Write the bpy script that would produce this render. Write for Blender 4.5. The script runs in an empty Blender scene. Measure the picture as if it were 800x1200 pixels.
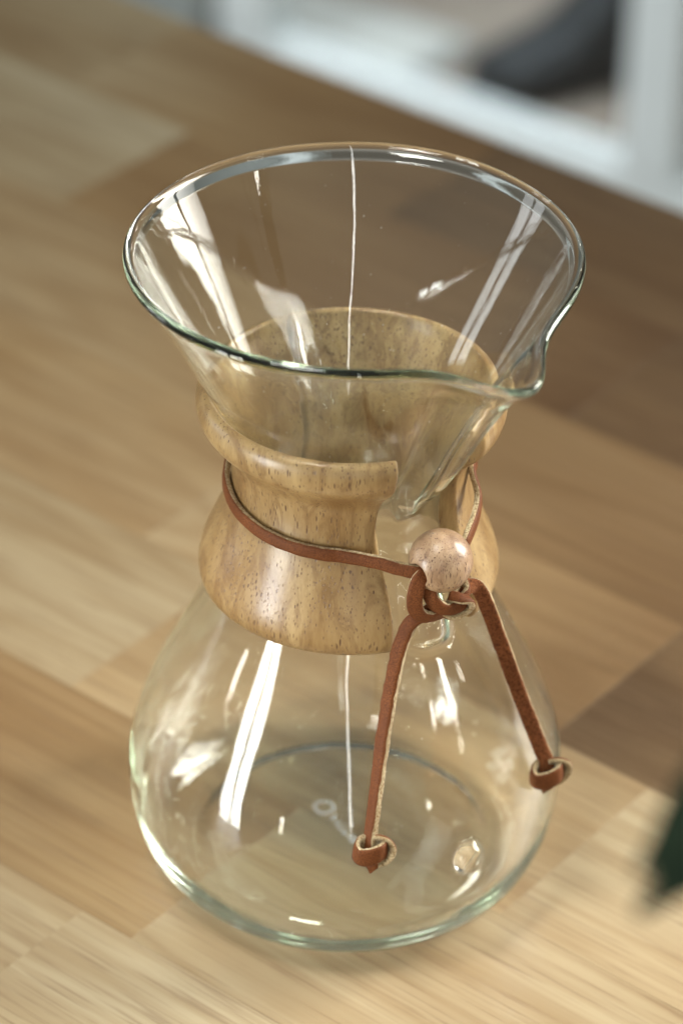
import bpy, bmesh, math, random
from mathutils import Vector, Matrix, noise
C = bpy.context.scene
COL = C.collection
CM = 0.01
rad = math.radians

# ------------------------------------------------------------------ camera
PITCH, ROLL, PAN = .6015, .0181, -.0029
f = Vector((math.sin(PAN)*math.cos(PITCH), math.cos(PAN)*math.cos(PITCH), -math.sin(PITCH)))
r = Vector((math.cos(PAN), -math.sin(PAN), 0)); u = r.cross(f)
r2 = math.cos(ROLL)*r + math.sin(ROLL)*u; u2 = -math.sin(ROLL)*r + math.cos(ROLL)*u
cd = bpy.data.cameras.new('camera'); cam = bpy.data.objects.new('camera', cd); COL.objects.link(cam)
M = Matrix((r2, u2, -f)).transposed().to_4x4(); M.translation = Vector((0, -.81, .6819)); cam.matrix_world = M
cd.sensor_fit = 'VERTICAL'; cd.sensor_height = 36; cd.sensor_width = 24; cd.lens = 116.6
cd.clip_start = .05; cd.clip_end = 60
cd.dof.use_dof = True; cd.dof.focus_distance = .945; cd.dof.aperture_fstop = 7.0
C.camera = cam

# ------------------------------------------------------------------ light
w = bpy.data.worlds.new('World'); C.world = w; w.use_nodes = True
wt = w.node_tree; bg = wt.nodes['Background']
# soft room light: brighter on the window side (behind and left of the camera, and the ceiling), dim across the room
tcw = wt.nodes.new('ShaderNodeTexCoord'); dp = wt.nodes.new('ShaderNodeVectorMath'); dp.operation = 'DOT_PRODUCT'
wt.links.new(tcw.outputs['Generated'], dp.inputs[0]); dp.inputs[1].default_value = (-.42, -.60, .68)
mr = wt.nodes.new('ShaderNodeMapRange'); mr.interpolation_type = 'SMOOTHSTEP'
wt.links.new(dp.outputs['Value'], mr.inputs[0])
mr.inputs[1].default_value = -.75; mr.inputs[2].default_value = .95; mr.inputs[3].default_value = .08; mr.inputs[4].default_value = .38
wt.links.new(mr.outputs[0], bg.inputs[1]); bg.inputs[0].default_value = (.90, .91, .82, 1)

def lamp(name, az, dist, z, sx, sy, L, col=(1, 1, 1), target=(0, 0, .1), offset=0.0, offz=0.0, spread=180):
    """a rectangular area lamp; az is measured from the camera side towards +x"""
    a = rad(az)
    p = Vector((math.sin(a)*dist, -math.cos(a)*dist, z))
    d = (Vector(target) - p).normalized()
    rt = d.cross(Vector((0, 0, 1))).normalized()
    upv = rt.cross(d)
    p = p + rt*offset + upv*offz
    ld = bpy.data.lights.new(name, 'AREA'); ld.shape = 'RECTANGLE'; ld.size = sx; ld.size_y = sy
    ld.energy = .95*L*math.pi*sx*sy; ld.spread = rad(spread); ld.color = col
    o = bpy.data.objects.new(name, ld); COL.objects.link(o)
    R = Matrix((rt, upv, -d)).transposed().to_4x4(); R.translation = p; o.matrix_world = R
    return o
for i in (-1, 1):
    for j in (-1, 1):
        lamp('window_light', 104, .95, .56, .22, .31, 5.0, (1, .975, .90), target=(-.08, -.34, 0), offset=i*.125, offz=j*.17, spread=66)
for i in (-1, 1):
    lamp('window_light', -57, .98, .14, .095, .50, 7.0, (.97, .99, .97), target=(0, 0, .10), offset=i*.062, spread=100)
lamp('overhead_fill', -50, .42, 1.30, .30, .25, 11.0, (1, .985, .92), target=(0, -.22, 0), spread=80)  # added fill lamp overhead, lights table and collar from above
lamp('window_light', 3, 2.2, .85, .05, 1.5, 10.0, (1, .99, .96))
lamp('door_fill', -150, 1.5, .7, .5, .5, 2.2, (.88, .96, 1), target=(.12, 1.95, -.72), spread=50)  # added fill lamp, brightens the white door frame
for i in (-1, 1):
    lamp('window_light', -104, 1.5, .34, .17, .62, 4.2, (.94, .98, 1), offset=i*.11)
o = lamp('daylight_outside', 176, 2.75, 1.1, 1.4, .9, 1.2, (.88, .95, 1), target=(.1, 2.2, -.75), spread=70)
for az, z, s in ((52, 1.05, .07), (55, .90, .05), (50, .66, .08), (150, .95, .05), (158, .80, .04), (139, 1.0, .045), (47, .20, .07), (55, .26, .05), (61, .13, .06), (70, .22, .07), (63, .36, .04), (118, .5, .05), (60, 1.12, .05), (52, .78, .035), (97, 1.1, .06), (-78, .18, .05), (-30, .10, .05), (84, .16, .05)):
    lamp('pendant_light', az, 1.6, z, s, s, 28, (1, .95, .86))
C.view_settings.view_transform = 'Standard'; C.view_settings.look = 'None'
C.view_settings.exposure = .18; C.view_settings.gamma = 1; C.view_settings.use_curve_mapping = False
cy = C.cycles
cy.max_bounces = 64; cy.transmission_bounces = 64; cy.glossy_bounces = 48; cy.diffuse_bounces = 5
cy.transparent_max_bounces = 16; cy.caustics_reflective = True; cy.caustics_refractive = True
cy.blur_glossy = .2; cy.sample_clamp_indirect = 400; cy.use_denoising = True
try: cy.denoiser = 'OPENIMAGEDENOISE'
except Exception: pass

# ------------------------------------------------------------------ materials
class NT:
    def __init__(s, name):
        s.m = bpy.data.materials.new(name); s.m.use_nodes = True; s.t = s.m.node_tree; s.n = s.t.nodes
        s.b = s.n['Principled BSDF']; s.out = s.n['Material Output']
    def node(s, typ, ins=None, **kw):
        nd = s.n.new(typ)
        for k, v in kw.items(): setattr(nd, k, v)
        for k, v in (ins or {}).items():
            s.set(nd.inputs[k], v)
        return nd
    def set(s, sock, v):
        if isinstance(v, bpy.types.NodeSocket): s.t.links.new(v, sock)
        else: sock.default_value = v
    def math(s, op, a, b=0.0, clamp=False):
        nd = s.n.new('ShaderNodeMath'); nd.operation = op; nd.use_clamp = clamp
        s.set(nd.inputs[0], a); s.set(nd.inputs[1], b); return nd.outputs[0]
    def mix(s, fac, a, b, mode='MIX'):
        nd = s.n.new('ShaderNodeMix'); nd.data_type = 'RGBA'; nd.blend_type = mode
        s.set(nd.inputs[0], fac); s.set(nd.inputs[6], a); s.set(nd.inputs[7], b); return nd.outputs[2]
    def ramp(s, fac, stops):
        nd = s.n.new('ShaderNodeValToRGB'); s.set(nd.inputs[0], fac)
        e = nd.color_ramp.elements
        while len(e) < len(stops): e.new(.5)
        for k, (p, c) in enumerate(stops):
            e[k].position = p; e[k].color = c if isinstance(c, tuple) else (c, c, c, 1)
        return nd.outputs[0]
    def coords(s, scale=(1, 1, 1), rot=(0, 0, 0), loc=(0, 0, 0), kind='Object', add=None):
        tc = s.n.new('ShaderNodeTexCoord'); v = tc.outputs[kind]
        if add is not None:
            va = s.n.new('ShaderNodeVectorMath'); va.operation = 'ADD'; s.set(va.inputs[0], v); s.set(va.inputs[1], add); v = va.outputs[0]
        mp = s.n.new('ShaderNodeMapping'); s.t.links.new(v, mp.inputs[0])
        mp.inputs[1].default_value = loc; mp.inputs[2].default_value = rot; mp.inputs[3].default_value = scale
        return mp.outputs[0]
    def noise(s, vec, scale=1, detail=3, rough=.5, dist=0):
        nd = s.n.new('ShaderNodeTexNoise'); s.set(nd.inputs['Vector'], vec)
        nd.inputs['Scale'].default_value = scale; nd.inputs['Detail'].default_value = detail
        nd.inputs['Roughness'].default_value = rough; nd.inputs['Distortion'].default_value = dist
        return nd.outputs[0]
    def bump(s, h, strength=.3, dist=.0005, normal=None):
        nd = s.n.new('ShaderNodeBump'); nd.inputs['Strength'].default_value = strength; nd.inputs['Distance'].default_value = dist
        s.set(nd.inputs['Height'], h)
        if normal is not None: s.set(nd.inputs['Normal'], normal)
        return nd.outputs[0]
    def P(s, **kw):
        al = dict(base='Base Color', rough='Roughness', normal='Normal', coat='Coat Weight', coatr='Coat Roughness', spec='Specular IOR Level', metal='Metallic', sheen='Sheen Weight')
        for k, v in kw.items():
            s.set(s.b.inputs[al.get(k, k)], v)
        return s.m

def glass_material(name, col=(.9925, 1.0, .9905, 1), rough=0.0, ripple=.0):
    g = NT(name)
    nd = g.node('ShaderNodeBsdfGlass', {'IOR': 1.46, 'Color': col, 'Roughness': rough})
    if ripple:
        n1 = g.noise(g.coords((60, 60, 14)), 1, 2)
        n2 = g.noise(g.coords((260, 260, 60)), 1, 2)
        hh = g.math('ADD', n1, g.math('MULTIPLY', n2, .12))
        g.set(nd.inputs['Normal'], g.bump(hh, ripple, .0012))
    g.t.links.new(nd.outputs[0], g.out.inputs['Surface'])
    return g.m

def wood_pores(g, vec_scale, presence, size=.30, rot=(0, 0, 0)):
    """dark open pores, elongated along the grain (object z)"""
    v = g.coords(vec_scale, rot)
    vo = g.node('ShaderNodeTexVoronoi', {'Vector': v, 'Scale': 1.0, 'Randomness': 1.0}, feature='F1')
    sep = g.node('ShaderNodeSeparateColor', {0: vo.outputs['Color']})
    has = g.math('LESS_THAN', sep.outputs[0], presence)
    rr = g.math('MULTIPLY', sep.outputs[1], size)
    rr = g.math('ADD', rr, size*.45)
    d = g.math('SUBTRACT', rr, vo.outputs['Distance'])
    d = g.math('MULTIPLY', d, 7.0, True)
    return g.math('MULTIPLY', d, has)

def collar_material(name, c_lo, c_hi, c_streak, pore_col, dens=.95, rough=.34, coat=.25, psc=(1150, 1150, 230)):
    g = NT(name)
    v = g.coords((62, 62, 24), (rad(10), rad(-8), 0))
    n1 = g.noise(v, 1, 4, .6, .4)
    base = g.mix(g.ramp(n1, [(.30, 0.0), (.72, 1.0)]), c_lo, c_hi)
    rings = g.noise(g.coords((130, 85, 34), (rad(16), rad(12), rad(20))), 1, 5, .66, 1.6)
    base = g.mix(g.ramp(rings, [(.46, 0.0), (.62, .6), (.68, .05)]), base, c_streak)
    fine = g.noise(g.coords((1500, 1500, 60), (rad(5), 0, 0)), 1, 2, .5)
    base = g.mix(g.ramp(fine, [(.35, .16), (.62, 0.0)]), base, c_streak)
    dn = g.noise(g.coords((45, 45, 25)), 1, 2)
    pres = g.math('MULTIPLY', g.ramp(dn, [(.32, .25), (.68, 1.0)]), dens)
    p = wood_pores(g, psc, pres, .27, (rad(7), rad(4), 0))
    p2 = wood_pores(g, tuple(c*1.7 for c in psc), pres, .30, (rad(5), rad(-3), rad(40)))
    p = g.math('MAXIMUM', p, g.math('MULTIPLY', p2, .75))
    base = g.mix(g.math('MULTIPLY', p, 1.0, True), base, pore_col)
    h = g.math('SUBTRACT', g.math('MULTIPLY', fine, .15), p)
    g.P(base=base, rough=g.ramp(n1, [(.3, rough-.04), (.7, rough+.08)]), coat=coat, coatr=.22, normal=g.bump(h, .35, .0004))
    return g.m

def table_material():
    g = NT('oak_stave')
    oi = g.node('ShaderNodeObjectInfo')
    rnd = oi.outputs['Random']
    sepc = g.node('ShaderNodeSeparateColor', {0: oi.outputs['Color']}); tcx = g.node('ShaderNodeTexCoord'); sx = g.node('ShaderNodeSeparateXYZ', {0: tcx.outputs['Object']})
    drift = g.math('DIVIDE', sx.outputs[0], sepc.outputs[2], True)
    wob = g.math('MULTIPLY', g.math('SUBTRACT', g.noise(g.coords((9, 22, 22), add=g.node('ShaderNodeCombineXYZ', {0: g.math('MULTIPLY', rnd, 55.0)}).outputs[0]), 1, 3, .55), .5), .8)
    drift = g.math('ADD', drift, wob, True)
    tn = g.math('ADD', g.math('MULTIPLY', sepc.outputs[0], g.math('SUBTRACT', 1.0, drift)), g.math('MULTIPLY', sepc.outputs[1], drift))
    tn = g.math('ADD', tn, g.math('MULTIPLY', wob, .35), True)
    off = g.node('ShaderNodeCombineXYZ', {0: g.math('MULTIPLY', rnd, 37.0), 1: g.math('MULTIPLY', rnd, 91.0), 2: g.math('MULTIPLY', rnd, 13.0)}).outputs[0]
    # cathedral figure
    v = g.coords((2.2, 17, 17), add=off)
    n0 = g.noise(v, 1, 2, .5, .3)
    figure = g.math('SINE', g.math('MULTIPLY', n0, 62.0))
    figure = g.ramp(g.math('ADD', g.math('MULTIPLY', figure, .5), .5), [(.0, 0.0), (.55, .25), (1.0, 1.0)])
    streak = g.noise(g.coords((6, 260, 260), add=off), 1, 4, .65)
    pore = g.noise(g.coords((22, 800, 800), add=off), 1, 3, .6)
    broad = g.noise(g.coords((3, 12, 12), add=off), 1, 2, .5)
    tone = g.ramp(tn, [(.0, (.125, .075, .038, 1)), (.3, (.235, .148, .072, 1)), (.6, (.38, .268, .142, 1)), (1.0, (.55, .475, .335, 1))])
    warm = g.mix(rnd, (1, .97, .92, 1), (.96, 1, 1.03, 1)); tone = g.mix(1.0, tone, warm, 'MULTIPLY')
    dark = g.mix(1.0, tone, (.66, .56, .45, 1), 'MULTIPLY')
    c = g.mix(g.math('MULTIPLY', figure, .42), tone, dark)
    c = g.mix(g.ramp(streak, [(.40, 0.0), (.68, .5)]), c, dark)
    c = g.mix(g.ramp(pore, [(.53, 0.0), (.67, .55)]), c, (.20, .125, .065, 1))
    c = g.mix(g.ramp(broad, [(.40, .0), (.66, .55)]), c, g.mix(1.0, c, (.66, .54, .40, 1), 'MULTIPLY'))
    h = g.math('SUBTRACT', g.math('MULTIPLY', streak, .4), g.ramp(pore, [(.57, 0.0), (.67, 1.0)]))
    g.P(base=c, rough=g.ramp(streak, [(.3, .34), (.7, .46)]), spec=.5, coat=.12, coatr=.3, normal=g.bump(h, .25, .0004))
    return g.m

def leather_material(name, col, dark, sc=900, suede=False):
    g = NT(name)
    n = g.noise(g.coords((sc, sc, sc)), 1, 4, .65)
    b = g.noise(g.coords((120, 120, 120)), 1, 2)
    c = g.mix(g.ramp(n, [(.38, 1.0), (.58, 0.0)]), col, dark)
    c = g.mix(g.ramp(b, [(.35, .55), (.7, 0.0)]), c, dark)
    g.P(base=c, rough=.9 if suede else .6, spec=.2, normal=g.bump(n, .9 if suede else .25, .0006 if suede else .0002))
    if suede and sc == 1500: g.P(sheen=.2)
    return g.m

M_glass = glass_material('clear_glass', ripple=.10)
M_pane = glass_material('window_glass', (.97, .98, .98, 1))
M_collar = collar_material('pale_turned_wood', (.27, .155, .055, 1), (.50, .355, .165, 1), (.18, .09, .03, 1), (.13, .065, .03, 1))
M_bead = collar_material('bead_wood', (.32, .18, .095, 1), (.54, .38, .235, 1), (.20, .10, .05, 1), (.11, .05, .028, 1), dens=1.3, rough=.42, coat=.6, psc=(1500, 1500, 190))
M_hair = leather_material('smooth_brown_leather', (.21, .070, .021, 1), (.10, .031, .010, 1), 2600)
M_flesh = leather_material('raw_leather_edge', (.64, .53, .33, 1), (.24, .15, .06, 1), 1500, True)
M_suede = leather_material('brown_suede', (.27, .095, .034, 1), (.10, .032, .012, 1), 1300, True)
M_oak = table_material()

# ------------------------------------------------------------------ helpers
def link(name, me, mats=(), parent=None, smooth=True):
    for m in mats: me.materials.append(m)
    if smooth:
        for p in me.polygons: p.use_smooth = True
    o = bpy.data.objects.new(name, me); COL.objects.link(o)
    if parent: o.parent = parent
    return o
def mesh(name, V, F):
    me = bpy.data.meshes.new(name); me.from_pydata([tuple(c*CM for c in v) for v in V], [], F); me.update(); return me
def empty(name, label, cat, loc=(0, 0, 0), rot=0, group=None):
    o = bpy.data.objects.new(name, None); COL.objects.link(o); o.location = [c*CM for c in loc]; o.rotation_euler[2] = rot
    o.empty_display_size = .02
    o['label'] = label; o['category'] = cat
    if group: o['group'] = group
    return o
def pol(az, rr, z):
    a = rad(az); return (rr*math.sin(a), -rr*math.cos(a), z)
def interp(x, T):
    if x <= T[0][0]: return T[0][1]
    for (a, b), (c, d) in zip(T, T[1:]):
        if x <= c: return b + (d-b)*(x-a)/(c-a)
    return T[-1][1]
def catmull(P, n):
    P = [Vector(p) for p in P]; out = []
    Q = [2*P[0]-P[1]] + P + [2*P[-1]-P[-2]]
    for i in range(len(P)-1):
        a, b, c, d = Q[i:i+4]
        for k in range(n):
            t = k/n
            out.append(.5*((2*b)+(c-a)*t+(2*a-5*b+4*c-d)*t*t+(3*b-a-3*c+d)*t**3))
    out.append(P[-1]); return out
def box_bm(bm, x0, x1, y0, y1, z0, z1, bev=0, seg=2):
    m = bmesh.ops.create_cube(bm, size=1)
    vs = m['verts']
    for v in vs:
        v.co = Vector(((x0+x1)/2+(x1-x0)*v.co.x, (y0+y1)/2+(y1-y0)*v.co.y, (z0+z1)/2+(z1-z0)*v.co.z))*CM
    if bev:
        es = list({e for v in vs for e in v.link_edges})
        bmesh.ops.bevel(bm, geom=es, offset=bev*CM, segments=seg, affect='EDGES', profile=.5)
def box(name, dims, mat, parent=None, bev=0):
    bm = bmesh.new(); box_bm(bm, *dims, bev=bev); me = bpy.data.meshes.new(name); bm.to_mesh(me); bm.free()
    return link(name, me, (mat,), parent, smooth=False)
def tag(o, label=None, cat=None, kind=None):
    if label: o['label'] = label
    if cat: o['category'] = cat
    if kind: o['kind'] = kind
    return o

# ------------------------------------------------------------------ table
GR = rad(-38.2)                       # grain direction of the boards
TZ = 0.0
table = empty('wooden_table', 'oak table with a top of glued staves, standing under the glass coffee maker', 'table', (0, 0, 0), GR)
X0, X1, Y0, Y1 = -86, 62, -56.4, 40.8
rng = random.Random(11)
wd = 8.1; rows = int(round((Y1-Y0)/wd)); wd = (Y1-Y0)/rows
cache = {}
def stave_mesh(L):
    if L not in cache:
        bm = bmesh.new(); box_bm(bm, 0, L-.010, 0, wd-.012, -3.2, 0, bev=.005, seg=1)
        me = bpy.data.meshes.new('stave'); bm.to_mesh(me); bm.free(); me.materials.append(M_oak); cache[L] = me
    return cache[L]
LENS = (18, 22, 26, 31)
lay = random.Random(17453)
TONES = [(-11.4, 5.5, 0.25), (-7.7, 0.7, 0.3), (-10.6, 15.3, 0.9), (-11.4, 24.8, 0.8), (-12.2, 20.2, 0.9), (-9.2, 36.5, 0.5), (-7.1, 28.7, 0.65), (-13.3, 47.5, 0.95), (-11.8, 57.6, 1.0), (-15.6, 55.7, 1.0), (-0.7, 52.1, 0.3), (10.0, 38.7, 0.0), (11.0, 30.6, 0.05), (9.3, 23.2, 0.15), (7.5, 18.6, 0.3), (10.9, 18.7, 0.08), (8.8, 13.4, 0.2), (8.4, 6.1, 0.1), (10.3, 8.5, 0.1), (8.1, -0.5, 0.8), (2.6, -6.9, 0.85), (-7.7, -6.9, 0.9), (-9.9, -4.6, 0.85), (9.0, -6.7, 0.85), (-3.8, -6.7, 0.85), (-0.1, 1.4, 0.8), (-3.2, 13.0, 0.6), (-6.5, 18.1, 0.7), (-8.0, 22.0, 0.75), (-0.5, 36.9, 0.25), (4.5, 12.2, 0.4), (-3.5, 55.3, 0.35), (5.1, 40.7, 0.1), (-6.4, 34.6, 0.5), (-13.8, 36.4, 0.7), (-6.7, 50.2, 0.7)]  # samples over the tabletop: wood colour and painted light and shade together
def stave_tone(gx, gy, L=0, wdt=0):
    """natural tone of a board (0 dark .. 1 pale), blended from samples across the table"""
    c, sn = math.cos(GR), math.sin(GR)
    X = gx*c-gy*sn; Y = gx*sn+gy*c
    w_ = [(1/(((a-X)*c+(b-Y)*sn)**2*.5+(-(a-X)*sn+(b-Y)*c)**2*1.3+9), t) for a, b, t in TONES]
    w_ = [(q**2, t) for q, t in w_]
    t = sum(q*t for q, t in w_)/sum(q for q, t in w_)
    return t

for i in range(rows):
    x = X0
    first = lay.choice((9, 13, 16, 20, 24))
    L = first
    while x < X1-.5:
        if x+L > X1-8: L = round(X1-x, 2)
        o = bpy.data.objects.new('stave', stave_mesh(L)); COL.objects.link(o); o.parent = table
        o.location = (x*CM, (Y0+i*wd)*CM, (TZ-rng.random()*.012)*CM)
        j = rng.uniform(-.10, .10)       # every board has a colour of its own; its drift carries painted light and shade
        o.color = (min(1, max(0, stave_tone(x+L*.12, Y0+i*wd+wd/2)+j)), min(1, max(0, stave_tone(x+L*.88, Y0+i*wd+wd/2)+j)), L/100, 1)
        x += L; L = lay.choice(LENS)
M_under = NT('oak_underframe'); M_under.P(base=(.30, .19, .10, 1), rough=.5); M_under = M_under.m
for y0 in (Y0+6, Y1-9):
    box('apron', (X0+8, X1-8, y0, y0+2.4, -11, -3.25), M_under, table, .15)
for lx in (X0+4, X1-10):
    for ly in (Y0+4, Y1-10):
        box('leg', (lx, lx+6, ly, ly+6, -75, -3.25), M_under, table, .3)

# ------------------------------------------------------------------ floor and door behind the table
g = NT('dark_floor'); n = g.noise(g.coords((3, 3, 3)), 1, 4)
g.P(base=g.mix(n, (.10, .07, .05, 1), (.16, .12, .085, 1)), rough=.45)
fl = mesh('floor', [(-500, -400, -75.4), (500, -400, -75.4), (500, 600, -75.4), (-500, 600, -75.4)], [(0, 1, 2, 3)])
tag(link('floor', fl, (g.m,), smooth=False), kind='structure')
gp = NT('paving'); n = gp.noise(gp.coords((9, 9, 9)), 1, 5)
gp.P(base=gp.mix(n, (.25, .205, .17, 1), (.34, .29, .24, 1)), rough=.8)

M_white = NT('white_door_paint'); nz = M_white.noise(M_white.coords((30, 30, 30)), 1, 2)
M_white.P(base=M_white.mix(nz, (.76, .82, .83, 1), (.82, .87, .88, 1)), rough=.35); M_white = M_white.m
DA = math.atan2(-25, 34.5)
door = empty('glazed_door', 'white framed glass door standing blurred beyond the far edge of the table', 'door', (-9.8, 203, -75.3), DA)
DX = ((-3, 3), (42.1, 47.8), (87, 92.7))
box('bottom_rail', (-3, 92.7, -2, 2, 0, 4.0), M_white, door, .3)
box('top_rail', (-3, 92.7, -2, 2, 200, 206), M_white, door, .3)
for a, b in DX:
    box('stile', (a, b, -2.3, 2.3, 4.03, 199.97), M_white, door, .3)
for (a, b), (c, d) in zip(DX, DX[1:]):
    box('pane', (b-.0+.03, c-.03, -.3, .3, 4.03, 199.97), M_pane, door)
# outside ground, mat and shoe
def world_on(door_x, door_y, z):
    return (door.matrix_world @ Vector((door_x*CM, door_y*CM, z*CM)))
og = mesh('paving', [(-600, 3, -75.0), (600, 3, -75.0), (600, 700, -75.0), (-600, 700, -75.0)], [(0, 1, 2, 3)])
o = tag(link('paving', og, (gp.m,), smooth=False), kind='structure'); o.location = (-.098, 2.03, 0); o.rotation_euler[2] = DA
gw = NT('grey_wall_paint'); nn = gw.noise(gw.coords((8, 8, 8)), 1, 4); gw.P(base=gw.mix(nn, (.27, .29, .28, 1), (.33, .35, .34, 1)), rough=.8)
wl = box('wall', (-260, -3.2, -4, 6, -.05, 240), gw.m, None); wl.location = (-.098, 2.03, -.753); wl.rotation_euler[2] = DA
tag(wl, 'plain grey wall running left from the white framed glass door', 'wall')
sk = box('skirting_board', (-260, -3.25, -5.2, -4.02, -.02, 5.5), gw.m, wl, .1)
mat_ = empty('door_mat', 'pale grey mat lying on the paving behind the glass door', 'mat', (-9.8, 203, -75), DA)
g = NT('pale_mat'); nn = g.noise(g.coords((300, 300, 300)), 1, 3); g.P(base=g.mix(nn, (.48, .49, .46, 1), (.60, .61, .58, 1)), rough=.95)
box('mat_body', (-16, 14, 5, 15, .05, 1.2), g.m, mat_, .3)
g = NT('pale_mat_border'); g.P(base=(.40, .41, .40, 1), rough=.95)
box('border', (-16.8, 14.8, 4.2, 15.8, .02, .7), g.m, mat_, .2)

def shoe():
    rt = empty('dark_shoe', 'dark blurred shoe standing on the paving beyond the glass door', 'shoe', (-9.8+math.cos(DA)*21-math.sin(DA)*6.5, 203+math.sin(DA)*21+math.cos(DA)*6.5, -75), DA+rad(62))
    gs = NT('dark_shoe_leather'); nn = gs.noise(gs.coords((200, 200, 200)), 1, 3); gs.P(base=gs.mix(nn, (.005, .010, .014, 1), (.015, .022, .027, 1)), rough=.6)
    gs2 = NT('dark_rubber'); gs2.P(base=(.02, .02, .02, 1), rough=.8)
    def loft(name, secs, mt):
        V = []; F = []; n = 16
        for x, wy, z0, z1 in secs:
            for k in range(n):
                a = 2*math.pi*k/n
                V.append((x*1.15, 1.25*wy*math.cos(a), (z0+z1)/2+(z1-z0)/2*math.sin(a)))
        for i in range(len(secs)-1):
            for k in range(n):
                F.append((i*n+k, i*n+(k+1) % n, (i+1)*n+(k+1) % n, (i+1)*n+k))
        F.append(tuple(range(n))[::-1]); F.append(tuple((len(secs)-1)*n+k for k in range(n)))
        return link(name, mesh(name, V, F), (mt,), rt)
    loft('upper', [(0, 1.2, 1, 3), (1, 2.6, .9, 4.2), (4, 3.3, .9, 5), (7, 3.4, .9, 6.3), (9, 3.1, .9, 8.5), (11, 3.0, .9, 10.5), (13, 2.8, .9, 10.8), (14.2, 2.2, .9, 10.2), (14.8, 1.2, 1, 9)], gs.m)
    loft('sole', [(-.3, 1.4, 0.05, 1.2), (1, 3.0, 0.05, 1.3), (5, 3.6, 0.05, 1.3), (10, 3.2, 0.05, 1.4), (14, 2.6, 0.05, 1.5), (15.2, 1.3, 0.05, 1.4)], gs2.m)
    return rt
shoe()

# ------------------------------------------------------------------ glass coffee maker
SP = 37.5                                  # azimuth of the spout
pot = empty('coffee_maker', 'hourglass coffee maker of clear glass with a spout, wooden collar round its neck', 'coffee maker')
OUT = [(0, .32), (2.6, .30), (4.2, .12), (4.75, 0), (5.25, .08), (5.72, .35), (6.17, .9), (6.5, 1.7), (6.66, 2.6), (6.7, 3.6), (6.56, 4.6), (6.24, 5.6), (5.81, 6.6), (5.33, 7.6), (4.85, 8.6),
       (4.37, 9.6), (3.92, 10.6), (3.49, 11.6), (3.1, 12.6), (2.88, 13.3), (2.8, 13.9), (2.88, 14.5), (3.1, 15.1), (3.63, 16.2), (4.15, 17.2), (5.09, 19.0), (5.93, 20.6), (6.18, 21.08)]
RIM = [(6.34, 21.16), (6.46, 21.27), (6.50, 21.40), (6.44, 21.51), (6.32, 21.55), (6.19, 21.48), (6.09, 21.30)]
INN = [(5.83, 20.75), (4.97, 19.1), (4.01, 17.25), (3.49, 16.22), (2.96, 15.15), (2.73, 14.55), (2.65, 13.9), (2.73, 13.25), (2.95, 12.5), (3.34, 11.5), (3.77, 10.5), (4.22, 9.5), (4.7, 8.5), (5.18, 7.5), (5.66, 6.5), (6.09, 5.5), (6.41, 4.55), (6.53, 3.6), (6.49, 2.6), (6.31, 1.8), (5.97, 1.08), (5.45, 0.58), (4.7, 0.4), (2.6, 0.48), (0, 0.5)]
def smooth_profile(P, n=4):
    return [(v.x, v.y) for v in catmull([(a, b, 0) for a, b in P], n)]
NO, NR, NI = smooth_profile(OUT, 9), smooth_profile(RIM, 4), smooth_profile(INN, 6)
PROF = [(a, b, 0) for a, b in NO] + [(a, b, 1) for a, b in NR] + [(a, b, 2) for a, b in NI]
GAMP = [(9.9, 0), (10.15, .10), (10.4, .36), (10.8, .44), (11.4, .36), (12.3, .14), (13.0, 0), (14.0, 0), (14.25, .14), (14.6, .36), (15.0, .56), (15.6, .76), (16.5, .90), (18.5, 1.02), (20.4, 1.08), (21.3, 1.20), (22, 1.20)]
GWID = [(9.9, .68), (12.5, .72), (13.8, .34), (14.2, .34), (14.6, .42), (15.5, .54), (17, .64), (18.5, .74), (20.3, .86), (21.4, 1.12), (22, 1.12)]
def glass_pt(k, az, jit=None):
    rr, z, side = PROF[k]
    if rr < 1e-6: return (0, 0, z)
    d = (az-SP+180) % 360-180
    s = rad(d)*max(rr, 2.5)
    wv = interp(z, GWID) - (.14 if side == 2 else 0)
    amp = interp(z, GAMP) if z > 9.8 else 0
    e = 2.0 + 1.6*min(1, max(0, (20.8-z)/1.5))
    gv = amp*math.exp(-abs(s/wv)**e)
    if z > 20.3: gv += .16*math.exp(-(abs(d)/17)**2)*(z-20.3)
    t = max(0, min(1, (z-18.2)/3.2)); t = t*t*(3-2*t)
    dz = -.50*math.exp(-(d/15.0)**2)*t - .10*math.exp(-(d/34.0)**2)*t
    rr2 = rr+gv
    # slight unevenness of hand-made glass
    wob = .018*math.sin(rad(az)*3+z*.35)+.010*math.sin(rad(az)*7+z*.9+1)
    rr2 += wob*min(1, rr/3)*min(1, z/1.5)
    dz += .018*math.sin(rad(az)*2+1.3)*t + .012*math.sin(rad(az)*5)*t
    if side == 0 and 2.5 < z < 5.6:       # the round glass button moulded on the flask wall
        q = math.hypot(rad((az-33.9))*6.6, z-4.05)/.52
        if q < 1: rr2 += .42*math.sqrt(1-q*q)
    return pol(az, rr2, z+dz)
angs = []
a = -180.0
while a < 180-1e-6:
    angs.append(a)
    dd = abs((a-SP+180) % 360-180)
    a += .5 if dd < 26 else 1.5
NA = len(angs)
V = []; F = []; idx = []
for k, (rr, z, sd) in enumerate(PROF):
    if rr < 1e-6: idx.append([len(V)]*NA); V.append((0, 0, z))
    else:
        idx.append(list(range(len(V), len(V)+NA))); V += [glass_pt(k, az) for az in angs]
for k in range(len(PROF)-1):
    A, B = idx[k], idx[k+1]
    for j in range(NA):
        j2 = (j+1) % NA
        if A[0] == A[1]: F.append((A[j], B[j2], B[j]))
        elif B[0] == B[1]: F.append((A[j], A[j2], B[j]))
        else: F.append((A[j], A[j2], B[j2], B[j]))
vessel = link('glass_vessel', mesh('glass_vessel', V, F), (M_glass,), pot)

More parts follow.
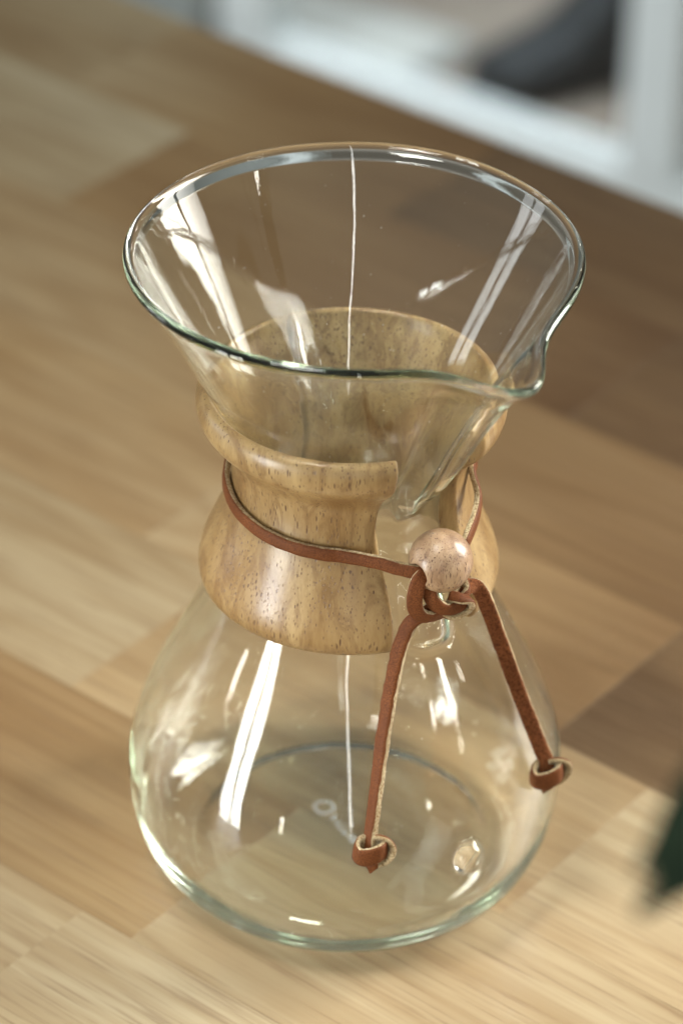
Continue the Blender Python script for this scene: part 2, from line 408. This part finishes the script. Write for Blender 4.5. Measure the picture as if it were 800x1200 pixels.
# faint frosted mark on the bottom of the flask: a ring followed by small worn characters
def mark():
    bm = bmesh.new()
    z = .505
    def stroke(P, wd_):
        for (ax, ay), (bx, by) in zip(P, P[1:]):
            d = Vector((bx-ax, by-ay, 0)); L = d.length; d.normalize(); nn = Vector((-d.y, d.x, 0))*wd_/2
            A = Vector((ax, ay, z)); B = Vector((bx, by, z))
            lo = [bm.verts.new((p*CM)) for p in (A-nn, B-nn, B+nn, A+nn)]
            hi = [bm.verts.new((p+Vector((0, 0, .02)))*CM) for p in (A-nn, B-nn, B+nn, A+nn)]
            bm.faces.new(hi); bm.faces.new(lo[::-1])
            for q in range(4): bm.faces.new((lo[q], lo[(q+1) % 4], hi[(q+1) % 4], hi[q]))
    cx, cy = -.62, .95
    stroke([(cx+.30*math.cos(a*math.pi/10), cy+.30*math.sin(a*math.pi/10)) for a in range(21)], .07)
    o = Vector((-.45, .45)); dx = Vector((.52, -.855)); dy = Vector((.855, .52))
    rg = random.Random(3)
    for k in range(6):
        b = o+dx*(.24*k)
        for q in range(3):
            p0 = b+dx*(.14*rg.random())+dy*(.30*rg.random()); p1 = b+dx*(.14*rg.random())+dy*(.30*rg.random())
            stroke([tuple(p0), tuple(p1)], .075)
    me = bpy.data.meshes.new('frosted_mark'); bm.to_mesh(me); bm.free()
    g = NT('frost'); g.P(base=(.86, .89, .90, 1), rough=.7); g.b.inputs['Alpha'].default_value = .5
    return link('frosted_mark', me, (g.m,), pot, smooth=False)
mark()

def dust():
    bm = bmesh.new(); rg = random.Random(9)
    ki = [k for k, p in enumerate(PROF) if p[2] == 2 and p[1] > 15.6]
    ko = [k for k, p in enumerate(PROF) if p[2] == 0 and 1.5 < p[1] < 10]
    for i in range(420):
        kk = rg.choice(ki if rg.random() < .72 else ko)
        p = Vector(glass_pt(kk, rg.uniform(-180, 180))); n = Vector((p.x, p.y, 0)).normalized()
        sgn = -1 if PROF[kk][2] == 2 else 1
        rr = rg.choice((.006, .008, .010, .016))
        m = Matrix.Translation((p+n*sgn*(-.001))*CM) @ Matrix.Rotation(rg.random()*3, 4, 'Z') @ Matrix.Diagonal((rr*CM, rr*CM*rg.uniform(.6, 1), rr*CM*rg.uniform(.6, 1.6), 1))
        bmesh.ops.create_icosphere(bm, subdivisions=1, radius=1, matrix=m)
    me = bpy.data.meshes.new('dust_specks'); bm.to_mesh(me); bm.free()
    g = NT('dust'); g.P(base=(.75, .74, .70, 1), rough=.9)
    tag(link('dust_specks', me, (g.m,), pot), kind='stuff')
dust()

# ------------------------------------------------------------------ wooden collar, two halves
WO = [(4.12, 10.52), (4.30, 10.54), (4.42, 10.66), (4.48, 10.9), (4.46, 11.2), (4.34, 11.65), (4.07, 12.3), (3.80, 12.9), (3.60, 13.5), (3.50, 14.0), (3.47, 14.5), (3.52, 14.95), (3.67, 15.3), (3.92, 15.62), (4.22, 15.92), (4.43, 16.22),
      (4.51, 16.55), (4.48, 16.85), (4.36, 17.06), (4.20, 17.13)]
WI = [(4.13, 17.07), (4.02, 16.75), (3.73, 16.2), (3.22, 15.15), (2.99, 14.55), (2.91, 13.9), (2.99, 13.25), (3.21, 12.55), (3.6, 11.55), (3.93, 10.8), (4.05, 10.58)]
def wood_half(a0, a1):
    P = smooth_profile(WO, 4)+smooth_profile(WI, 4)
    n = len(P); steps = int((a1-a0)/1.5); V = []; F = []
    # centroid per section for rounding the ends
    ccx = sum(p[0] for p in P)/n
    bev = .14
    rows = []
    def sec(az_, shrink):
        out = []
        for rr, z in P:
            # the cut faces curve away from each other at the waist, so the gap is widest there
            e = math.exp(-((z-14.3)/1.5)**2)
            az = az_ + (-5.0*e if (a0 < 0 and az_ > (a0+a1)/2) else (5.0*e if (a0 > 0 and az_ < (a0+a1)/2) else 0))*max(0, 1-min(az_-a0, a1-az_)/40)
            if shrink:
                # pull towards the mid-line of the section
                ri = interp(z, [(10.5, 4.05), (11.5, 3.9), (12.5, 3.6), (13.9, 3.20), (15.1, 3.34), (16.2, 3.95), (17.1, 4.2)])
                zz = z+(13.8-z)*.02*shrink/.14
                rr = rr+(ri-rr)*min(1, shrink/max(.25, abs(rr-ri)))*.9
                out.append(pol(az, rr, zz))
            else: out.append(pol(az, rr, z))
        return out
    da = math.degrees(bev/4.0)
    secs = []
    for k in range(5):
        t = k/4*math.pi/2
        secs.append(sec(a0+da*(1-math.sin(t)), bev*(1-math.cos(math.pi/2-t)) if k < 4 else 0))
    secs = secs[:0]
    for k in range(5):
        t = k/4*math.pi/2     # 0 at the end face, pi/2 on the body
        secs.append(sec(a0+da*(1-math.cos(t)), bev*(1-math.sin(t))))
    m = int((a1-a0-2*da)/1.5)
    for k in range(1, m): secs.append(sec(a0+da+(a1-a0-2*da)*k/m, 0))
    for k in range(5):
        t = (4-k)/4*math.pi/2
        secs.append(sec(a1-da*(1-math.cos(t)), bev*(1-math.sin(t))))
    for s in secs: V += s
    for i in range(len(secs)-1):
        for k in range(n):
            F.append((i*n+k, (i+1)*n+k, (i+1)*n+(k+1) % n, i*n+(k+1) % n))
    F.append(tuple(range(n))[::-1]) ; F.append(tuple((len(secs)-1)*n+k for k in range(n)))
    o = link('collar_half', mesh('collar_half', V, F), (M_collar,), pot)
    bm = bmesh.new(); bm.from_mesh(o.data); bmesh.ops.recalc_face_normals(bm, faces=bm.faces); bm.to_mesh(o.data); bm.free()
    return o
wood_half(-150.6, 18.0)
wood_half(56, 207.0)

# ------------------------------------------------------------------ leather cord and bead
def lace(name, pts, nrms, parent, W=.42, T=.22, sub=8, m_out=0, taper_end=False, wear=.012, seed=1):
    """sweep a rounded rectangular strap; nrms give the direction its smooth side faces"""
    P = catmull(pts, sub); N = catmull(nrms, sub)
    rg = random.Random(seed)
    V = []; F = []
    bv = .045
    sect = [(-W/2+bv, T/2, 0), (-W/4, T/2+.008, 0), (0, T/2+.012, 0), (W/4, T/2+.008, 0), (W/2-bv, T/2, 0), (W/2, T/2-bv, 1), (W/2+.004, 0, 1), (W/2, -T/2+bv, 1), (W/2-bv, -T/2, 1), (0, -T/2, 1), (-W/2+bv, -T/2, 1), (-W/2, -T/2+bv, 1), (-W/2-.004, 0, 1), (-W/2, T/2-bv, 1)]
    n = len(sect)
    L = len(P)
    for i, p in enumerate(P):
        t = (P[min(i+1, L-1)]-P[max(i-1, 0)]).normalized()
        nn = N[i]-t*N[i].dot(t)
        nn.normalize(); b = t.cross(nn)
        sc = 1.0
        if taper_end: sc = min(1, .12+(L-1-i)/(L*.55))
        for (x, y, k) in sect:
            q = p*5.0+Vector((x*9, y*9, seed*3.1))
            j = noise.noise(q)*wear*(1.6 if k else .6)
            V.append(p+b*(x*sc+ (j if k else 0))+nn*(y*(.5+.5*sc)+j*.5))
    mats = []
    for i in range(L-1):
        for k in range(n):
            F.append((i*n+k, i*n+(k+1) % n, (i+1)*n+(k+1) % n, (i+1)*n+k))
            kk = sect[k][2] or sect[(k+1) % n][2]
            mats.append(1 if (sect[k][2] and sect[(k+1) % n][2]) else 0)
    F.append(tuple(range(n))[::-1]); F.append(tuple((L-1)*n+k for k in range(n))); mats += [1, 1]
    me = mesh(name, V, F)
    o = link(name, me, (M_suede if m_out else M_hair, M_flesh), parent)
    for p_, mi in zip(me.polygons, mats): p_.material_index = mi
    bm = bmesh.new(); bm.from_mesh(me); bmesh.ops.recalc_face_normals(bm, faces=bm.faces); bm.to_mesh(me); bm.free()
    return o
cord = empty('leather_cord', 'brown leather cord tied round the wooden collar with two knotted ends hanging over the flask', 'cord', (0, 0, 0))
# loop round the collar
LT = .20
pts = [(2.20, -4.25, 13.62), (1.93, -4.36, 13.58), (1.40, -4.24, 13.61), (.75, -4.02, 13.66)]; nr = [(.35, -.9, .1), (.25, -.95, .1), (.2, -.95, .1), (.1, -1, .1)]
def collar_r(z): return interp(z, [(b, a) for a, b in sorted(WO, key=lambda q: q[1])])
zt = [(-285, 14.6), (-270, 14.55), (-230, 14.5), (-180, 14.45), (-120, 14.2), (-90, 13.98), (-66, 13.80), (-45, 13.70), (-30, 13.66), (-15, 13.64), (-3, 13.62), (15, 13.62)]
for az in (-3, -10, -20, -30, -42, -54, -66, -78, -90, -105, -120, -135, -150, -165, -180, -195, -210, -225, -240, -255, -270, -281):
    z = interp(az, zt); rr = collar_r(z)+LT/2+.03
    pts.append(pol(az, rr, z)); v = Vector(pol(az, 1, 0)); v.z = .12; nr.append(v)
pts += [(3.72, -1.35, 14.20), (3.62, -2.15, 13.95), (3.30, -3.25, 13.75)]
nr += [(.98, -.1, .1), (.97, -.2, .1), (.95, -.3, .1)]
lace('loop', pts, nr, cord, W=.40, T=LT, sub=6, seed=2, wear=.02)

# bead
BC = Vector((2.62, -3.92, 13.68)); BR = .925
def bead():
    th = Vector((-.74, -.655, -.12)).normalized()     # direction of the drilled hole
    hr = .36
    prof = []
    a0 = math.asin(hr/BR)
    nseg = 40
    for k in range(nseg+1):
        a = a0+(math.pi-2*a0)*k/nseg
        prof.append((BR*math.sin(a), BR*math.cos(a)))
    # rounded lips then the bore
    zt_ = BR*math.cos(a0)
    prof = [(hr-.05, zt_-.05)]+prof+[(hr-.05, -zt_+.05)]
    n = 64; V = []; F = []
    q = Vector((0, 0, 1)).rotation_difference(th)
    for rr, z in prof:
        for k in range(n):
            a = 2*math.pi*k/n; V.append(q @ Vector((rr*math.cos(a), rr*math.sin(a), z)))
    m = len(prof)
    for i in range(m):
        for k in range(n):
            F.append((i*n+k, ((i+1) % m)*n+k, ((i+1) % m)*n+(k+1) % n, i*n+(k+1) % n))
    me = mesh('wooden_bead', V, F)
    bm = bmesh.new(); bm.from_mesh(me); bmesh.ops.recalc_face_normals(bm, faces=bm.faces); bm.to_mesh(me); bm.free()
    o = link('wooden_bead', me, (M_bead,)); o.location = BC*CM; o.rotation_euler = (0, 0, 0)
    tag(o, 'round wooden bead threaded on the leather cord beneath the glass spout', 'bead')
    return o
bead()
# knot below the bead
def V3(*a): return Vector(a)
E1 = Vector((.80, .60, 0))      # to the right along the collar
E2 = Vector((.45, -.60, .66)).normalized()
K = Vector((2.60, -4.02, 12.28))
def kp(x, z, out): # local coordinates: x right, z up, out away from the neck
    return K+Vector((.82, .57, 0))*x+Vector((0, 0, 1))*z+Vector((.57, -.82, 0))*out
OUTD = Vector((.57, -.82, 0)); RT = Vector((.82, .57, 0)); UP = Vector((0, 0, 1))
# strand leaving the bore on the left and bowing down into the knot
lace('strand', [kp(-.55, 1.30, .05), kp(-.80, 1.10, .10), kp(-.93, .78, .14), kp(-.96, .42, .16), kp(-.86, .08, .20), kp(-.55, -.14, .26), kp(-.10, -.12, .30), kp(.35, .06, .26), kp(.72, .18, .08)],
     [-RT+OUTD*1.2, -RT+OUTD*1.2, -RT+OUTD*1.3, -RT+OUTD*1.2, -RT*.6+OUTD-UP*.4, OUTD-UP*.6, OUTD-UP*.3, OUTD, OUTD+RT*.5], cord, W=.46, T=.20, seed=5)
lace('strand', [kp(-.62, 1.05, .02), kp(-.52, .75, .20), kp(-.46, .45, .34), kp(-.22, .16, .46), kp(.12, .06, .50), kp(.50, .10, .46), kp(.80, .26, .26), kp(.86, .36, .0)],
     [OUTD-RT, OUTD-RT*1.2, OUTD-RT*.8, OUTD-UP*.5, OUTD, OUTD+UP*.3, OUTD*.6+RT, RT], cord, W=.44, T=.18, seed=6)
lace('strand', [kp(.10, .40, .34), kp(.36, .36, .60), kp(.62, .22, .64), kp(.70, -.04, .56), kp(.50, -.26, .46), kp(.18, -.30, .36), kp(-.10, -.18, .22)],
     [OUTD*.5+UP, OUTD*.3+UP, RT+UP*.5, RT-UP*.2, RT*.4-UP, -UP, -UP-RT], cord, W=.36, T=.17, seed=7)

def end_knot(c, rt, up, out, parent, s=1.0, m=0, seed=1, flip=1):
    def q(x, z, o): return c+rt*(x*flip*s)+up*(z*s)+out*(o*s*.82)
    def d(x, z, o): return rt*(x*flip)+up*z+out*o
    # band wrapped round the strap
    lace('knot_band', [q(-.10, .14, -.28), q(-.34, .12, -.14), q(-.43, .04, .08), q(-.28, -.04, .33), q(0, .0, .42), q(.24, .08, .36), q(.36, .10, .12), q(.30, .10, -.12)],
         [d(-.2, 0, -1), d(-1, 0, -.4), d(-1, 0, .3), d(-.5, -.1, 1), d(0, -.1, 1), d(.5, -.1, 1), d(1, 0, .3), d(1, 0, -.4)], parent, W=.56*s, T=.16*s, seed=seed, m_out=m)
    # loop standing at the side
    lace('knot_loop', [q(.0, .34, -.10), q(.22, .40, .0), q(.46, .30, .06), q(.58, .04, .08), q(.46, -.24, .10), q(.20, -.34, .12), q(-.02, -.20, .10)],
         [d(0, 1, -.8), d(.3, 1, -.8), d(.9, .6, -.8), d(1, 0, -.8), d(.8, -.6, -.8), d(0, -1, -.8), d(-.8, -.6, -.8)], parent, W=.30*s, T=.15*s, seed=seed+1, m_out=m)
    # cut tip
    lace('cord_tip', [q(.02, -.12, .10), q(.06, -.34, .14), q(.06, -.50, .15), q(.05, -.66, .16)],
         [d(-.2, 0, 1)]*4, parent, W=.40*s, T=.20*s, taper_end=True, seed=seed+2, m_out=m)

def NA_(az, up=0.0):
    v = Vector(pol(az, 1, 0)); v.z = up; return v
LP = [(2.38, -4.30, 12.20), (2.08, -4.42, 12.08), (1.76, -4.46, 11.75), (1.52, -4.66, 11.05), (1.34, -4.82, 10.1), (1.20, -5.05, 9.1), (1.08, -5.42, 8.2), (.98, -5.84, 7.3), (.88, -6.28, 6.45), (.80, -6.62, 5.75), (.80, -6.78, 5.40), (.84, -6.86, 5.1)]
LN = [NA_(-5, .6), NA_(-15, .4), NA_(-25, .25), NA_(-28, .1), NA_(-30, .05), NA_(-34), NA_(-38), NA_(-44), NA_(-50), NA_(-56), NA_(-60), NA_(-60)]
lace('tail', LP, LN, cord, W=.42, T=.25, sub=8, seed=11, wear=.02)
end_knot(Vector((.84, -6.82, 5.34)), Vector((1, .05, 0)).normalized(), Vector((.06, .12, .97)).normalized(), Vector((-.15, -.97, .10)).normalized(), cord, 1.05, 0, 20)
RP = [(3.10, -3.70, 12.15), (3.42, -3.25, 12.28), (3.78, -2.85, 11.95), (4.08, -2.60, 11.15), (4.40, -2.42, 10.1), (4.74, -2.40, 9.1), (5.08, -2.45, 8.1), (5.48, -2.60, 7.05), (5.84, -2.75, 6.15), (6.05, -2.88, 5.65), (6.08, -2.98, 5.2)]
RN = [NA_(30, 1.2), NA_(20, .9), NA_(0, .1), NA_(0, -.2), NA_(0, -.2), NA_(2, -.2), NA_(5, -.1), NA_(8, -.1), NA_(8, 0), NA_(8, 0), NA_(8, 0)]
lace('tail', RP, RN, cord, W=.46, T=.22, sub=8, seed=12, m_out=1)
end_knot(Vector((6.10, -3.00, 5.30)), Vector((.97, .20, .12)).normalized(), Vector((.20, -.05, .97)).normalized(), Vector((.05, -1, 0)).normalized(), cord, 1.08, 0, 30)

# ------------------------------------------------------------------ dark leafy plant at the right edge of the frame
def plant():
    base = Vector((30, -22, 0))
    rt = empty('potted_plant', 'dark green leafy plant whose leaf tips reach blurred into the right edge of the frame', 'plant', base)
    gl = NT('dark_leaf'); nn = gl.noise(gl.coords((60, 60, 60)), 1, 3)
    gl.P(base=gl.mix(nn, (.004, .010, .005, 1), (.008, .018, .008, 1)), rough=.9, spec=.15)
    gs = NT('stem_green'); gs.P(base=(.05, .08, .03, 1), rough=.6)
    gpm = NT('terracotta'); gpm.P(base=(.38, .16, .075, 1), rough=.75)
    go = NT('potting_soil'); go.P(base=(.03, .02, .015, 1), rough=.95)
    def lathe(name, prof, mt, n=48):
        V = []; F = []
        for rr, z in prof:
            for k in range(n):
                a = 2*math.pi*k/n; V.append((rr*math.cos(a), rr*math.sin(a), z))
        for i in range(len(prof)-1):
            for k in range(n): F.append((i*n+k, i*n+(k+1) % n, (i+1)*n+(k+1) % n, (i+1)*n+k))
        F.append(tuple(range(n))[::-1]); F.append(tuple((len(prof)-1)*n+k for k in range(n)))
        return link(name, mesh(name, V, F), (mt,), rt)
    lathe('pot', [(4.6, .02), (5.0, .3), (6.3, 9), (6.9, 9.05), (7.0, 11.2), (6.4, 11.3), (6.2, 10.2)], gpm.m)
    lathe('soil', [(6.15, 9.6), (6.0, 10.1), (3, 10.25), (.1, 10.3)], go.m)
    def leaf(p0, p1, wdt, sag, seed):
        p0 = Vector(p0)-base; p1 = Vector(p1)-base
        ax = p1-p0; L = ax.length; side = ax.cross(Vector((0, 0, 1))).normalized(); upv = side.cross(ax).normalized()
        V = []; F = []; n = 12
        for i in range(n+1):
            t = i/n; ww = wdt*math.sin(math.pi*min(.98, t**.8))**.8*.5+.03
            c = p0+ax*t+upv*(sag*math.sin(math.pi*t))
            for s, h in ((-1, .18), (-.5, .06), (0, 0), (.5, .06), (1, .18)):
                V.append(c+side*(s*ww)+upv*(h*ww+.01))
            for s, h in ((1, .18), (.5, .06), (0, 0), (-.5, .06), (-1, .18)):
                V.append(c+side*(s*ww)+upv*(h*ww-.03))
        for i in range(n):
            for k in range(10): F.append((i*10+k, i*10+(k+1) % 10, (i+1)*10+(k+1) % 10, (i+1)*10+k))
        F.append(tuple(range(10))[::-1]); F.append(tuple(n*10+k for k in range(10)))
        link('leaf', mesh('leaf', V, F), (gl.m,), rt)
        # petiole
        V = []; F = []; q = [Vector((0, 0, 10)), Vector((0, 0, 10)).lerp(p0, .5)+Vector((0, 0, 3)), p0]
        Q = catmull(q, 6)
        for i, p in enumerate(Q):
            t = (Q[min(i+1, len(Q)-1)]-Q[max(0, i-1)]).normalized(); b = t.cross(Vector((1, .3, 0))).normalized(); c = t.cross(b)
            for k in range(8):
                a = k*math.pi/4; V.append(p+b*.13*math.cos(a)+c*.13*math.sin(a))
        for i in range(len(Q)-1):
            for k in range(8): F.append((i*8+k, i*8+(k+1) % 8, (i+1)*8+(k+1) % 8, (i+1)*8+k))
        link('stem', mesh('stem', V, F), (gs.m,), rt)
    LF = [((10.3, -31, 31.2), (5.15, -37.35, 30.75), 2.1, .3), ((10.3, -31.5, 29.0), (5.25, -36.5, 29.15), 1.7, .25),
          ((30, -12, 30), (31, -2, 27), 5, 1), ((38, -22, 28), (47, -20, 24), 5, 1), ((34, -30, 30), (40, -38, 26), 5, 1), ((26, -18, 30), (20, -12, 33), 4, 1), ((30, -22, 34), (27, -26, 44), 4.5, .8), ((33, -18, 33), (38, -12, 40), 4.5, .8)]
    for k, (a, b, ww, s) in enumerate(LF): leaf(a, b, ww, s, k)
plant()
